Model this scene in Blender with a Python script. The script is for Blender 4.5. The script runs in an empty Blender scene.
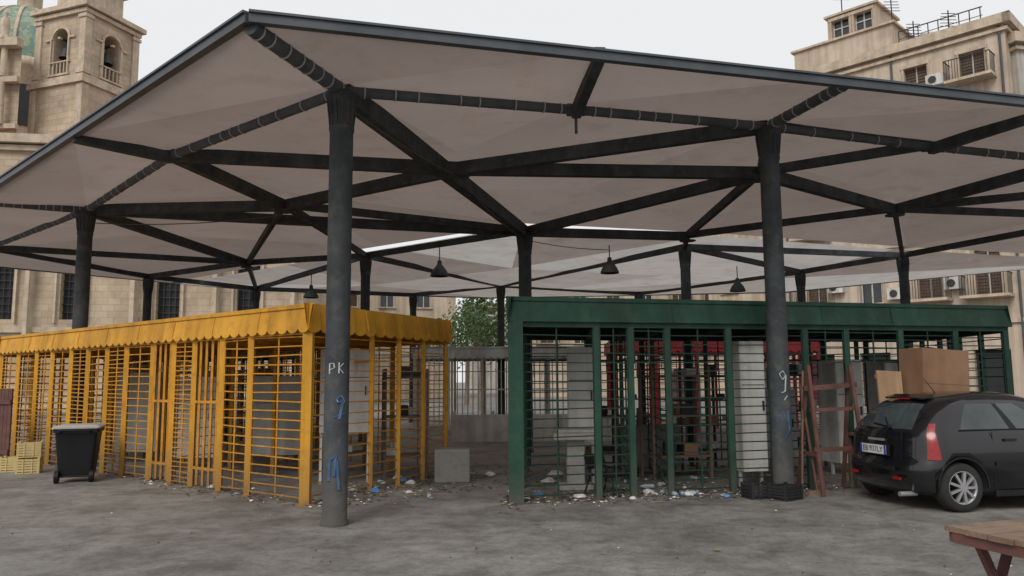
import bpy, math, random, bmesh
from mathutils import Vector, Matrix, geometry
random.seed(7)
S=bpy.context.scene
R=math.radians
# ---------------------------------------------------------------- materials
def mat(name,col,rough=.7,metal=0,var=.25,scale=3,bump=.0,spot=None,spot_amt=.5,spot_scale=6,trans=0,spec=None,coat=0,dirt_z=None,streak=0):
    m=bpy.data.materials.new(name); m.use_nodes=True
    nt=m.node_tree; N=nt.nodes; L=nt.links
    b=N['Principled BSDF']; b.inputs['Roughness'].default_value=rough; b.inputs['Metallic'].default_value=metal
    if spec is not None: b.inputs['Specular IOR Level'].default_value=spec
    if coat: b.inputs['Coat Weight'].default_value=coat; b.inputs['Coat Roughness'].default_value=.05
    tc=N.new('ShaderNodeTexCoord')
    n=N.new('ShaderNodeTexNoise'); n.inputs['Scale'].default_value=scale; n.inputs['Detail'].default_value=7; n.inputs['Roughness'].default_value=.62
    L.new(tc.outputs['Object'],n.inputs['Vector'])
    r=N.new('ShaderNodeValToRGB'); r.color_ramp.elements[0].position=.3; r.color_ramp.elements[1].position=.7
    lo=[c*(1-var) for c in col]; hi=[min(1,c*(1+var)) for c in col]
    r.color_ramp.elements[0].color=(*lo,1); r.color_ramp.elements[1].color=(*hi,1)
    L.new(n.outputs['Fac'],r.inputs['Fac']); out=r.outputs['Color']
    if spot:
        n2=N.new('ShaderNodeTexNoise'); n2.inputs['Scale'].default_value=spot_scale; n2.inputs['Detail'].default_value=9; n2.inputs['Roughness'].default_value=.7
        L.new(tc.outputs['Object'],n2.inputs['Vector'])
        r2=N.new('ShaderNodeValToRGB'); r2.color_ramp.elements[0].position=.5; r2.color_ramp.elements[1].position=.68
        r2.color_ramp.elements[0].color=(0,0,0,1); r2.color_ramp.elements[1].color=(spot_amt,)*3+(1,)
        L.new(n2.outputs['Fac'],r2.inputs['Fac'])
        mx=N.new('ShaderNodeMixRGB'); L.new(r2.outputs['Color'],mx.inputs[0]); L.new(out,mx.inputs[1]); mx.inputs[2].default_value=(*spot,1); out=mx.outputs[0]
    if streak:
        mp=N.new('ShaderNodeMapping'); mp.inputs['Scale'].default_value=(2.2,2.2,.12); L.new(tc.outputs['Object'],mp.inputs[0])
        n4=N.new('ShaderNodeTexNoise'); n4.inputs['Scale'].default_value=1.5; n4.inputs['Detail'].default_value=6; L.new(mp.outputs[0],n4.inputs['Vector'])
        r4=N.new('ShaderNodeValToRGB'); r4.color_ramp.elements[0].position=.38; r4.color_ramp.elements[1].position=.6; k=1-streak
        r4.color_ramp.elements[0].color=(k,k*.97,k*.93,1); r4.color_ramp.elements[1].color=(1,1,1,1); L.new(n4.outputs['Fac'],r4.inputs['Fac'])
        mx=N.new('ShaderNodeMixRGB'); mx.blend_type='MULTIPLY'; mx.inputs[0].default_value=1; L.new(out,mx.inputs[1]); L.new(r4.outputs['Color'],mx.inputs[2]); out=mx.outputs[0]
    if dirt_z:
        sp=N.new('ShaderNodeSeparateXYZ'); L.new(tc.outputs['Object'],sp.inputs[0])
        mr=N.new('ShaderNodeMapRange'); mr.inputs[1].default_value=0; mr.inputs[2].default_value=dirt_z; mr.inputs[3].default_value=1.1; mr.inputs[4].default_value=0
        L.new(sp.outputs['Z'],mr.inputs[0])
        mu=N.new('ShaderNodeMath'); mu.operation='MULTIPLY'; mu.use_clamp=True; L.new(mr.outputs[0],mu.inputs[0]); L.new(n.outputs['Fac'],mu.inputs[1])
        mx=N.new('ShaderNodeMixRGB'); L.new(mu.outputs[0],mx.inputs[0]); L.new(out,mx.inputs[1]); mx.inputs[2].default_value=(.10,.085,.07,1); out=mx.outputs[0]
    L.new(out,b.inputs['Base Color'])
    if bump:
        bp=N.new('ShaderNodeBump'); bp.inputs['Strength'].default_value=bump; bp.inputs['Distance'].default_value=.02
        n3=N.new('ShaderNodeTexNoise'); n3.inputs['Scale'].default_value=scale*6; n3.inputs['Detail'].default_value=8
        L.new(tc.outputs['Object'],n3.inputs['Vector']); L.new(n3.outputs['Fac'],bp.inputs['Height']); L.new(bp.outputs[0],b.inputs['Normal'])
    if trans:
        t=N.new('ShaderNodeBsdfTranslucent'); L.new(out,t.inputs['Color'])
        mm=N.new('ShaderNodeMixShader'); mm.inputs[0].default_value=trans
        L.new(b.outputs[0],mm.inputs[1]); L.new(t.outputs[0],mm.inputs[2]); L.new(mm.outputs[0],N['Material Output'].inputs[0])
    return m
M={}
M['steel']=mat('painted_steel_grey',(.052,.06,.066),.75,.0,.35,2.5,.2,spot=(.14,.125,.105),spot_amt=.5,dirt_z=.8,spec=.25,streak=.25)
M['pipe']=mat('pipe_grey',(.075,.082,.09),.65,0,.3,4,.2,spec=.3)
M['wrap']=mat('pipe_tie',(.36,.35,.33),.6,0,.2,6)
M['rim']=mat('roof_rim_metal',(.065,.075,.085),.5,.1,.25,2)
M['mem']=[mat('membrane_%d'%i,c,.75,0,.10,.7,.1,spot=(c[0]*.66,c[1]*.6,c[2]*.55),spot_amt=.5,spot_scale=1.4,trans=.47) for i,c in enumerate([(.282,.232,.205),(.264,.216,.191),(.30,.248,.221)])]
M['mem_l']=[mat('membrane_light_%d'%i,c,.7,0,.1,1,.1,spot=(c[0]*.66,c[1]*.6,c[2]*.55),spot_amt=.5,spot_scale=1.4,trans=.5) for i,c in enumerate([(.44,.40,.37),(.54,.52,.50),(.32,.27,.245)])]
M['yellow']=mat('yellow_paint',(.66,.33,.032),.6,0,.12,3,.1,spot=(.34,.16,.04),spot_amt=.5,spot_scale=5,dirt_z=.9,spec=.25,streak=.3)
M['yellowd']=mat('yellow_grille',(.56,.25,.022),.6,0,.22,5,0,spot=(.2,.09,.02),spot_amt=.7,spot_scale=8,dirt_z=.7,spec=.3)
M['green']=mat('green_paint',(.016,.06,.040),.6,0,.2,3,.1,spot=(.05,.08,.06),spot_amt=.6,spot_scale=4,dirt_z=.5,spec=.3,streak=.3)
M['greend']=mat('green_grille',(.011,.032,.024),.6,0,.3,5,spec=.3)
M['red']=mat('red_paint',(.38,.02,.03),.5,0,.15,3,.1,spot=(.15,.02,.02),spot_amt=.5)
M['lgrey']=mat('light_grey_paint',(.46,.47,.46),.55,0,.15,3,streak=.3)
M['white']=mat('white_panel',(.66,.65,.62),.5,0,.1,2,0,spot=(.35,.33,.28),spot_amt=.5,spot_scale=3,streak=.3)
M['wood']=mat('old_wood',(.21,.145,.10),.85,0,.35,6,.4,spot=(.08,.055,.04),streak=.3)
M['woodr']=mat('red_brown_wood',(.12,.05,.04),.75,0,.3,5,.3,spot=(.06,.035,.025))
M['ply']=mat('plywood',(.42,.27,.16),.75,0,.15,3,.1,streak=.3)
M['card']=mat('cardboard',(.27,.155,.09),.85,0,.15,3,streak=.2)
M['conc']=mat('concrete',(.22,.215,.2),.9,0,.25,6,.5,spot=(.09,.085,.08),spot_amt=.7)
M['stonel']=mat('pale_stone',(.33,.32,.30),.85,0,.2,5,.3,spot=(.15,.14,.12),spot_amt=.6)
M['black']=mat('black_plastic',(.010,.010,.012),.5,0,.3,4,spec=.3)
M['binlid']=mat('bin_lid_grey',(.42,.41,.37),.5,0,.1,4)
M['crate']=mat('crate_yellow',(.60,.47,.21),.6,0,.2,6,spot=(.3,.22,.1))
M['crateb']=mat('crate_black',(.02,.02,.022),.5,0,.2,6)
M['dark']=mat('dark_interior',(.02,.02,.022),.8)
M['paintw']=mat('graffiti_white',(.40,.44,.47),.6,0,.25,18)
M['paintb']=mat('graffiti_blue',(.045,.10,.21),.6,0,.3,12)
def stone(name,c1,c2,mort,bw,bh,stain=.5):
    m=bpy.data.materials.new(name); m.use_nodes=True; nt=m.node_tree; N=nt.nodes; L=nt.links; b=N['Principled BSDF']; b.inputs['Roughness'].default_value=.9
    tc=N.new('ShaderNodeTexCoord'); sp=N.new('ShaderNodeSeparateXYZ'); L.new(tc.outputs['Object'],sp.inputs[0])
    ad=N.new('ShaderNodeMath'); ad.operation='ADD'; L.new(sp.outputs['X'],ad.inputs[0]); L.new(sp.outputs['Y'],ad.inputs[1])
    cb=N.new('ShaderNodeCombineXYZ'); L.new(ad.outputs[0],cb.inputs[0]); L.new(sp.outputs['Z'],cb.inputs[1])
    br=N.new('ShaderNodeTexBrick'); br.inputs['Scale'].default_value=1; br.inputs['Brick Width'].default_value=bw; br.inputs['Row Height'].default_value=bh
    br.inputs['Mortar Size'].default_value=.014; br.inputs['Color1'].default_value=(*c1,1); br.inputs['Color2'].default_value=(*c2,1); br.inputs['Mortar'].default_value=(*mort,1)
    L.new(cb.outputs[0],br.inputs['Vector'])
    n=N.new('ShaderNodeTexNoise'); n.inputs['Scale'].default_value=.45; n.inputs['Detail'].default_value=10; n.inputs['Roughness'].default_value=.7; L.new(tc.outputs['Object'],n.inputs['Vector'])
    r=N.new('ShaderNodeValToRGB'); r.color_ramp.elements[0].position=.35; r.color_ramp.elements[1].position=.65
    r.color_ramp.elements[0].color=(1-stain,1-stain,1-stain,1); r.color_ramp.elements[1].color=(1.1,1.08,1.05,1); L.new(n.outputs['Fac'],r.inputs['Fac'])
    mx=N.new('ShaderNodeMixRGB'); mx.blend_type='MULTIPLY'; mx.inputs[0].default_value=1; L.new(br.outputs['Color'],mx.inputs[1]); L.new(r.outputs['Color'],mx.inputs[2]); L.new(mx.outputs[0],b.inputs['Base Color'])
    bp=N.new('ShaderNodeBump'); bp.inputs['Strength'].default_value=.5; bp.inputs['Distance'].default_value=.05; L.new(n.outputs['Fac'],bp.inputs['Height']); L.new(bp.outputs[0],b.inputs['Normal'])
    return m
M['sand']=stone('sandstone',(.54,.44,.33),(.46,.365,.27),(.34,.275,.20),.8,.38,.36)
M['sandtrim']=mat('sandstone_trim',(.53,.44,.34),.9,0,.2,1.6,.5,spot=(.31,.25,.19),spot_amt=.6,spot_scale=2.4,streak=.15)
M['plaster']=mat('beige_plaster',(.55,.455,.36),.9,0,.12,.6,.2,spot=(.36,.30,.24),spot_amt=.6,spot_scale=.7,streak=.22)
M['plaster2']=mat('grey_plaster',(.46,.44,.40),.9,0,.15,.6,.2,spot=(.28,.265,.24),spot_amt=.6,spot_scale=.8,streak=.25)
M['plaster3']=mat('cream_plaster',(.55,.46,.35),.9,0,.12,.6,.1,spot=(.38,.32,.24),spot_amt=.6,spot_scale=.8,streak=.25)
M['glass']=mat('window_glass',(.03,.036,.042),.12,0,.4,.6)
M['shut']=mat('brown_shutter',(.11,.07,.045),.7,0,.3,3)
M['shutg']=mat('green_shutter',(.05,.09,.07),.7,0,.3,3)
M['iron']=mat('iron_railing',(.03,.03,.03),.6)
M['wframe']=mat('window_frame',(.5,.48,.44),.6)
M['tile']=mat('roof_tile',(.30,.15,.09),.85,0,.3,3,.4)
# ---------------------------------------------------------------- builder
class MB:
    def __init__(s): s.v=[];s.f=[];s.m=[];s.sm=[]
    def add(s,vs,fs,mi=0,smooth=False):
        o=len(s.v); s.v+= [tuple(v) for v in vs]
        for f in fs: s.f.append([i+o for i in f]); s.m.append(mi); s.sm.append(smooth)
    def box(s,c,size,rz=0,mi=0,M3=None):
        x,y,z=[k/2 for k in size]; m=M3 if M3 is not None else Matrix.Rotation(rz,3,'Z'); c=Vector(c)
        vs=[c+m@Vector((a*x,b*y,d*z)) for d in(-1,1) for b in(-1,1) for a in(-1,1)]
        s.add(vs,[(0,2,3,1),(4,5,7,6),(0,1,5,4),(2,6,7,3),(0,4,6,2),(1,3,7,5)],mi)
    def beam(s,p0,p1,w,h,mi=0):
        p0=Vector(p0);p1=Vector(p1);d=(p1-p0); 
        if d.length<1e-6:return
        d.normalize(); up=Vector((0,0,1)) if abs(d.z)<.95 else Vector((0,1,0))
        a=d.cross(up).normalized(); b=a.cross(d).normalized()
        vs=[p+a*(i*w/2)+b*(j*h/2) for p in(p0,p1) for i,j in((-1,-1),(1,-1),(1,1),(-1,1))]
        s.add(vs,[(0,1,2,3),(7,6,5,4),(0,4,5,1),(1,5,6,2),(2,6,7,3),(3,7,4,0)],mi)
    def cyl(s,p0,p1,r0,r1=None,n=12,mi=0,caps=True):
        r1=r0 if r1 is None else r1; p0=Vector(p0);p1=Vector(p1);d=(p1-p0).normalized()
        up=Vector((0,0,1)) if abs(d.z)<.95 else Vector((0,1,0)); a=d.cross(up).normalized(); b=a.cross(d)
        vs=[p+(a*math.cos(2*math.pi*i/n)+b*math.sin(2*math.pi*i/n))*r for p,r in((p0,r0),(p1,r1)) for i in range(n)]
        s.add(vs,[(i,(i+1)%n,n+(i+1)%n,n+i) for i in range(n)],mi,True)
        if caps: s.add(vs,[list(range(n))[::-1],list(range(n,2*n))],mi)
    def lathe(s,c,prof,n=24,mi=0,axis='Z',rz=0):
        c=Vector(c); vs=[]
        for (r,z) in prof:
            for i in range(n):
                t=2*math.pi*i/n
                if axis=='Z': p=Vector((r*math.cos(t),r*math.sin(t),z))
                else: p=Vector((r*math.cos(t),z,r*math.sin(t)))
                vs.append(c+Matrix.Rotation(rz,3,'Z')@p)
        fs=[(k*n+i,k*n+(i+1)%n,(k+1)*n+(i+1)%n,(k+1)*n+i) for k in range(len(prof)-1) for i in range(n)]
        s.add(vs,fs,mi,True)
    def obj(s,name,mats,parent=None):
        me=bpy.data.meshes.new(name); me.from_pydata(s.v,[],s.f)
        for m in mats: me.materials.append(m)
        for p,mi,sm in zip(me.polygons,s.m,s.sm): p.material_index=mi; p.use_smooth=sm
        me.update(); o=bpy.data.objects.new(name,me); S.collection.objects.link(o)
        if parent: o.parent=parent
        return o
def empty(name,loc=(0,0,0),rz=0):
    e=bpy.data.objects.new(name,None); S.collection.objects.link(e); e.location=loc; e.rotation_euler=(0,0,rz); e.empty_display_size=.3; return e
V=Vector
# ---------------------------------------------------------------- ground
def ground():
    m=bpy.data.materials.new('stone_paving'); m.use_nodes=True; nt=m.node_tree; N=nt.nodes; L=nt.links; b=N['Principled BSDF']
    tc=N.new('ShaderNodeTexCoord'); mp=N.new('ShaderNodeMapping'); mp.inputs['Rotation'].default_value=(0,0,R(14)); L.new(tc.outputs['Object'],mp.inputs[0])
    def noise(sc,det=8,ro=.65,dist=0):
        n=N.new('ShaderNodeTexNoise'); n.inputs['Scale'].default_value=sc; n.inputs['Detail'].default_value=det; n.inputs['Roughness'].default_value=ro; n.inputs['Distortion'].default_value=dist; L.new(tc.outputs['Object'],n.inputs['Vector']); return n
    def ramp(src,p0,p1,c0,c1,sock='Fac'):
        r=N.new('ShaderNodeValToRGB'); r.color_ramp.elements[0].position=p0; r.color_ramp.elements[1].position=p1; r.color_ramp.elements[0].color=(*c0,1); r.color_ramp.elements[1].color=(*c1,1); L.new(src.outputs[sock],r.inputs['Fac']); return r
    def mul(a,bb,f=1,mode='MULTIPLY'):
        x=N.new('ShaderNodeMixRGB'); x.blend_type=mode
        if isinstance(f,(int,float)): x.inputs[0].default_value=f
        else: L.new(f,x.inputs[0])
        L.new(a,x.inputs[1]); L.new(bb,x.inputs[2]); return x.outputs[0]
    wn=noise(1.3,3); wv=N.new('ShaderNodeVectorMath'); wv.operation='MULTIPLY_ADD'; wv.inputs[1].default_value=(.07,.07,0); L.new(wn.outputs['Color'],wv.inputs[0]); L.new(mp.outputs[0],wv.inputs[2])
    br=N.new('ShaderNodeTexBrick'); br.inputs['Scale'].default_value=1; br.inputs['Brick Width'].default_value=.62; br.inputs['Row Height'].default_value=.38; br.inputs['Mortar Size'].default_value=.011; br.inputs['Mortar Smooth'].default_value=.8
    br.inputs['Color1'].default_value=(.208,.20,.187,1); br.inputs['Color2'].default_value=(.232,.223,.208,1); br.inputs['Mortar'].default_value=(.155,.147,.135,1); L.new(wv.outputs[0],br.inputs['Vector'])
    flat=N.new('ShaderNodeRGB'); flat.outputs[0].default_value=(.22,.212,.198,1)
    n1=noise(.22,6); n2=noise(1.3,9,.72,.4); n3=noise(22,6,.75); n4=noise(.9,5); n5=noise(.35,7,.6,.6); n6=noise(5,8,.7); n7=noise(.6,8,.75,1.2)
    wear=ramp(n5,.36,.54,(.1,.1,.1),(.9,.9,.9))
    o=mul(br.outputs['Color'],flat.outputs[0],wear.outputs['Color'],'MIX')
    o=mul(o,ramp(n1,.35,.68,(.74,.74,.75),(1.2,1.19,1.17)).outputs['Color'])
    o=mul(o,ramp(n2,.36,.58,(.60,.59,.57),(1.06,1.06,1.06)).outputs['Color'])
    o=mul(o,ramp(n7,.30,.42,(.68,.67,.66),(1.03,1.03,1.03)).outputs['Color'])
    o=mul(o,ramp(n6,.35,.55,(.74,.73,.72),(1.05,1.05,1.05)).outputs['Color'])
    o=mul(o,ramp(n3,.3,.75,(.72,.72,.72),(1.3,1.3,1.28)).outputs['Color'])
    vo=N.new('ShaderNodeTexVoronoi'); vo.inputs['Scale'].default_value=2.6; L.new(tc.outputs['Object'],vo.inputs['Vector'])
    o=mul(o,ramp(vo,.045,.06,(.55,.55,.55),(1,1,1),'Distance').outputs['Color'])
    L.new(o,b.inputs['Base Color'])
    rr=ramp(n4,.35,.7,(.55,.55,.55),(.9,.9,.9)); L.new(rr.outputs['Color'],b.inputs['Roughness'])
    bp=N.new('ShaderNodeBump'); bp.inputs['Strength'].default_value=.5; bp.inputs['Distance'].default_value=.02
    h=mul(o,n3.outputs['Fac'],.5); L.new(h,bp.inputs['Height']); L.new(bp.outputs[0],b.inputs['Normal'])
    mb=MB(); mb.add([(-400,-400,0),(400,-400,0),(400,600,0),(-400,600,0)],[(0,1,2,3)]); mb.obj('ground',[m])
ground()
# ---------------------------------------------------------------- canopy
P0=V((-2.6,7.5)); PR=P0+17.5*V((.968,.25)); PL=P0+11.6*V((-.73,.684))
C1=(-2.01,9.1,5.02); C2=(3.72,11.1,5.2); C3=(-8.55,15.6,5.03); C0=(.3,17.9,4.95)
R1=(.86,10.1,5.12); R2=(-5.2,11.8,5.04); R3=(6.6,12.1,5.18); R4=(9.6,13.1,5.2); RL=(-13.2,19.6,4.95)
E1=(1.0,P0.y+(1.0-P0.x)*.2583,5.22); E2=(4.1,P0.y+(4.1-P0.x)*.2583,5.22); E3=(7.3,P0.y+(7.3-P0.x)*.2583,5.16); E0=(P0.x,P0.y,5.19)
EL1=(-6.2,P0.y+(3.6)*.937,5.09); EL2=(PL.x,PL.y,4.98)
N1=(-.85,12.4,4.95); N2=(-4.4,15.0,4.95); N5=(-7.6,22.5,4.95); N3=(4.2,18.6,4.95); N4=(7.9,16.0,5.0); N6=(4.2,13.0,5.0); NR=(12.5,14.2,5.1)
ci=[(-4.0,21.4,4.95),(4.5,20.3,4.95),(-11.6,25,4.9),(-9.3,28.5,4.9),(9.2,25,4.9),(11,22,4.95),(-3.9,31,4.9),(13.5,17.5,5.1),(5,31,4.9),(-.4,28,4.9)]
can=empty('market_canopy')
mb=MB()
def column(c,r=.135):
    x,y,z=c
    mb.lathe((x,y,0),[(r*1.12,0),(r*1.12,.04),(r,.06),(r*.98,z-.5),(r*1.06,z-.47),(r*1.06,z-.43),(r*.97,z-.41),(r*1.0,z-.32),(r*1.22,z-.12),(r*1.3,z-.1),(r*1.3,z-.04),(r*1.1,z)],24)
    for i in range(14):
        t=i*math.pi*2/14; mb.beam((x+math.cos(t)*r*1.0,y+math.sin(t)*r*1.0,z-.41),(x+math.cos(t)*r*1.22,y+math.sin(t)*r*1.22,z-.12),.018,.018)
for c in (C1,C2,C3,C0): column(c,.14 if c!=C0 else .15)
for c in ci: column(c,.13)
mb.obj('columns',[M['steel']],can)
mb=MB()
def B(a,b,w=.14,h=.2,dz=0): mb.beam((a[0],a[1],a[2]+dz),(b[0],b[1],b[2]+dz),w,h)
B(C1,C0,.19,.25,.02); 
for a,b in [(N1,C2),(R2,N1),(N1,N6),(C3,C0),(C0,N6),(C0,N3),(N6,N4),(N4,R4),(R2,N2),(N2,N1),(C3,N5),(C3,N2)]: B(a,b,.14,.2,.03)
for a,b in [(N2,ci[0]),(N5,ci[0]),(ci[0],C0),(N5,ci[2]),(N3,ci[1]),(N3,N4),(N4,ci[5]),(N3,N6),(C2,N6),(NR,N4),(NR,R4),(ci[1],ci[5]),(ci[0],ci[9]),(ci[1],ci[9]),(N2,C0),
    (ci[9],ci[6]),(ci[9],ci[8]),(ci[5],ci[4]),(ci[2],ci[3]),(ci[3],ci[6]),(ci[8],ci[4]),(N5,ci[3]),(N2,N5),(RL,N5),(RL,ci[2]),(N4,ci[7]),(ci[7],ci[5]),(NR,ci[7]),(ci[1],ci[4]),(ci[0],ci[3]),(R3,N6),(C2,R3)]: B(a,b,.10,.15,.06)
for a,b in [(R1,E1),(R3,E3),(R2,EL1)]: B(a,b,.12,.16,-.02)
for p in (N1,N2,N3,N4,N5,N6,C0): mb.cyl((p[0],p[1],p[2]-.09),(p[0],p[1],p[2]-.07),.2,n=8)
mb.obj('roof_beams',[M['steel']],can)
mb=MB()
def rim(a,b,h=.09): mb.beam(a,b,.09,h); mb.beam((a[0],a[1],a[2]+.061),(b[0],b[1],b[2]+.061),.14,.025)
ER=(PR.x,PR.y,5.06)
poly=[E0,ER,(19,24,5.2),(11.5,33,5.2),(-1,34.5,5.2),(-10,31,5.2),(-16.5,21,5.0),EL2]
for i in range(len(poly)): rim(poly[i],poly[(i+1)%len(poly)])
mb.obj('roof_rim',[M['rim']],can)
mb=MB()
def wpipe(a,b,r=.065,step=.42,bands=True):
    a=V(a);b=V(b); mb.cyl(a,b,r,n=12,mi=0); d=(b-a); L=d.length; d.normalize(); k=step*.6
    while bands and k<L-.1:
        mb.cyl(a+d*k,a+d*(k+.016),r*1.12,n=12,mi=1)
        k+=step*random.uniform(.5,1.7)
dn=V((0,0,.02))
wpipe(V(C1)+dn,V(R1)+dn); wpipe(V(R1)+dn,V(C2)+dn); wpipe(V(C2)+dn,V(R3)+dn); wpipe(V(R3)+dn,V(R4)+dn); wpipe(V(C1)+dn,V(R2)+dn); wpipe(V(R2)+dn,V(C3)+dn); wpipe(V(C3)+dn,V(RL)+dn)
wpipe(V(C1)+dn,V(E0)-V((.0,-.05,.06)),.085,.16); wpipe(V(C2)+dn,V(E2)-V((0,-.05,.06)),.07,.2); wpipe(V(C3)+dn,V((-9.9,14.6,5.0)),.07,.2)
for p in (R1,R2,R3): mb.cyl(V(p)+V((-.12,0,.02)),V(p)+V((.12,0,.02)),.085,n=12)
mb.cyl(V(R1)+V((0,0,-.3)),V(R1)+V((0,0,.02)),.02,n=8)
def cable(a,b,sag=.12,r=.010):
    a=V(a);b=V(b); P=[a.lerp(b,i/10)-V((0,0,sag*4*(i/10)*(1-i/10))) for i in range(11)]
    for p,q in zip(P,P[1:]): mb.cyl(p,q,r,n=5,mi=0,caps=False)
cable((C1[0],C1[1],4.9),(N1[0],N1[1],4.85),.06); cable((N1[0],N1[1],4.85),(C0[0],C0[1],4.8),.1); cable((C0[0],C0[1],4.8),(2.5,20,4.9),.06); cable((C3[0],C3[1],4.8),(N2[0],N2[1],4.8),.1)
mb.obj('gutter_pipes',[M['pipe'],M['wrap']],can)
def membrane(name,outer,inner,mats,lift):
    pts=[V((p[0],p[1])) for p in outer+inner]; z=[p[2] for p in outer+inner]
    n=len(outer); r=geometry.delaunay_2d_cdt(pts,[(i,(i+1)%n) for i in range(n)],[],1,1e-4)
    mb=MB()
    zs=lambda q:z[min(range(len(pts)),key=lambda i:(pts[i]-q).length)]
    for f in r[2]:
        tri=[V((r[0][i].x,r[0][i].y,zs(r[0][i])+lift)) for i in f]
        K=6; idx={}; vs=[]
        for i in range(K+1):
            for j in range(K+1-i):
                a,b=i/K,j/K; q=tri[0]*(1-a-b)+tri[1]*a+tri[2]*b; q.z-=a*b*(1-a-b)*27*.06; idx[(i,j)]=len(vs); vs.append(q)
        fs=[]
        for i in range(K):
            for j in range(K-i):
                fs.append((idx[(i,j)],idx[(i+1,j)],idx[(i,j+1)]))
                if j<K-i-1: fs.append((idx[(i+1,j)],idx[(i+1,j+1)],idx[(i,j+1)]))
        mb.add(vs,fs,random.randrange(len(mats)),True)
    mb.obj(name,mats,can)
up=lambda p,d=.12:(p[0],p[1],p[2]+d)
front=[E0,E1,E2,E3,ER,(19,24,5.15),(11,21.7,5.2),(5.1,19.4,5.2),(.3,18.0,5.2),(-3.6,21.0,5.2),(-7.2,23.6,5.15),(-12.2,27.8,5.1),(-16.5,21,5.0),EL2,EL1]
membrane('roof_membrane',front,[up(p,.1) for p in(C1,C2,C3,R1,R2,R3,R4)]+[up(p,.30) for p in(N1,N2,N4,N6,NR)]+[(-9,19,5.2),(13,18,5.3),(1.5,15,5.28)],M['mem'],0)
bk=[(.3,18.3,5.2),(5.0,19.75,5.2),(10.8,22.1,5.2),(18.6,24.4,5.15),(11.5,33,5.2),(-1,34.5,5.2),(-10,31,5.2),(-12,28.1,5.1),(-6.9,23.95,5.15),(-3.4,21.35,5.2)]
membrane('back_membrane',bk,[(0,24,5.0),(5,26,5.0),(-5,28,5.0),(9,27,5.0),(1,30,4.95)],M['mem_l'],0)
def strokes(mb,c,th0,r,paths,mi=0,w=.014):
    for path in paths:
        P=[V((c[0]+math.sin(th0+s/r)*r,c[1]-math.cos(th0+s/r)*r,z)) for s,z in path]
        for a,b in zip(P,P[1:]): mb.beam(a,b,w,w*.5,mi)
mb=MB(); g=.1415
strokes(mb,C1,.15,g,[[(-.08,1.68),(-.08,1.80),(-.03,1.80),(-.02,1.75),(-.07,1.73)],[(.03,1.69),(.03,1.81)],[(.08,1.80),(.03,1.75),(.08,1.69)]])
strokes(mb,C1,.15,g,[[(.05,1.3),(.09,1.38),(.05,1.44),(.0,1.40),(.02,1.36),(.08,1.38),(.04,1.18)],[(-.02,1.2),(.1,1.24)]],1,.024)
strokes(mb,C1,.15,g,[[(.06,1.3),(.1,1.38),(.06,1.44),(.01,1.40),(.03,1.36),(.09,1.38),(.05,1.18)]],0,.013)
strokes(mb,C2,-.3,g,[[(.09,1.62),(.05,1.7),(.0,1.66),(.04,1.58),(.09,1.64),(.07,1.42),(.02,1.4)],[(.1,1.36),(.05,1.3)]],0,.018)
strokes(mb,C1,.1,g,[[(-.06,.5),(-.05,.72),(.02,.78),(.0,.55)],[(.06,.4),(.03,.72)]],1,.03)
strokes(mb,C2,-.2,g,[[(-.08,1.0),(.0,1.14),(.08,1.0)],[(.08,1.16),(.1,.9),(.03,.8)]],1,.02)
mb.obj('graffiti',[M['paintw'],M['paintb']],can)
for x,y,z in [(-1.85,20,4.4),(2.5,20,4.45),(6.9,24,4.4),(-6.4,25,4.4)]:
    mb=MB(); mb.lathe((x,y,z),[(.24,-.16),(.235,-.12),(.18,.0),(.10,.1),(.06,.15),(.055,.24),(.02,.26)],18); mb.lathe((x,y,z),[(.001,-.12),(.06,-.12),(.07,-.06),(.04,.02)],12,1); mb.cyl((x,y,z+.24),(x,y,5.02),.014,n=6)
    mb.obj('pendant_lamp',[M['steel'],M['wframe']])
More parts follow.
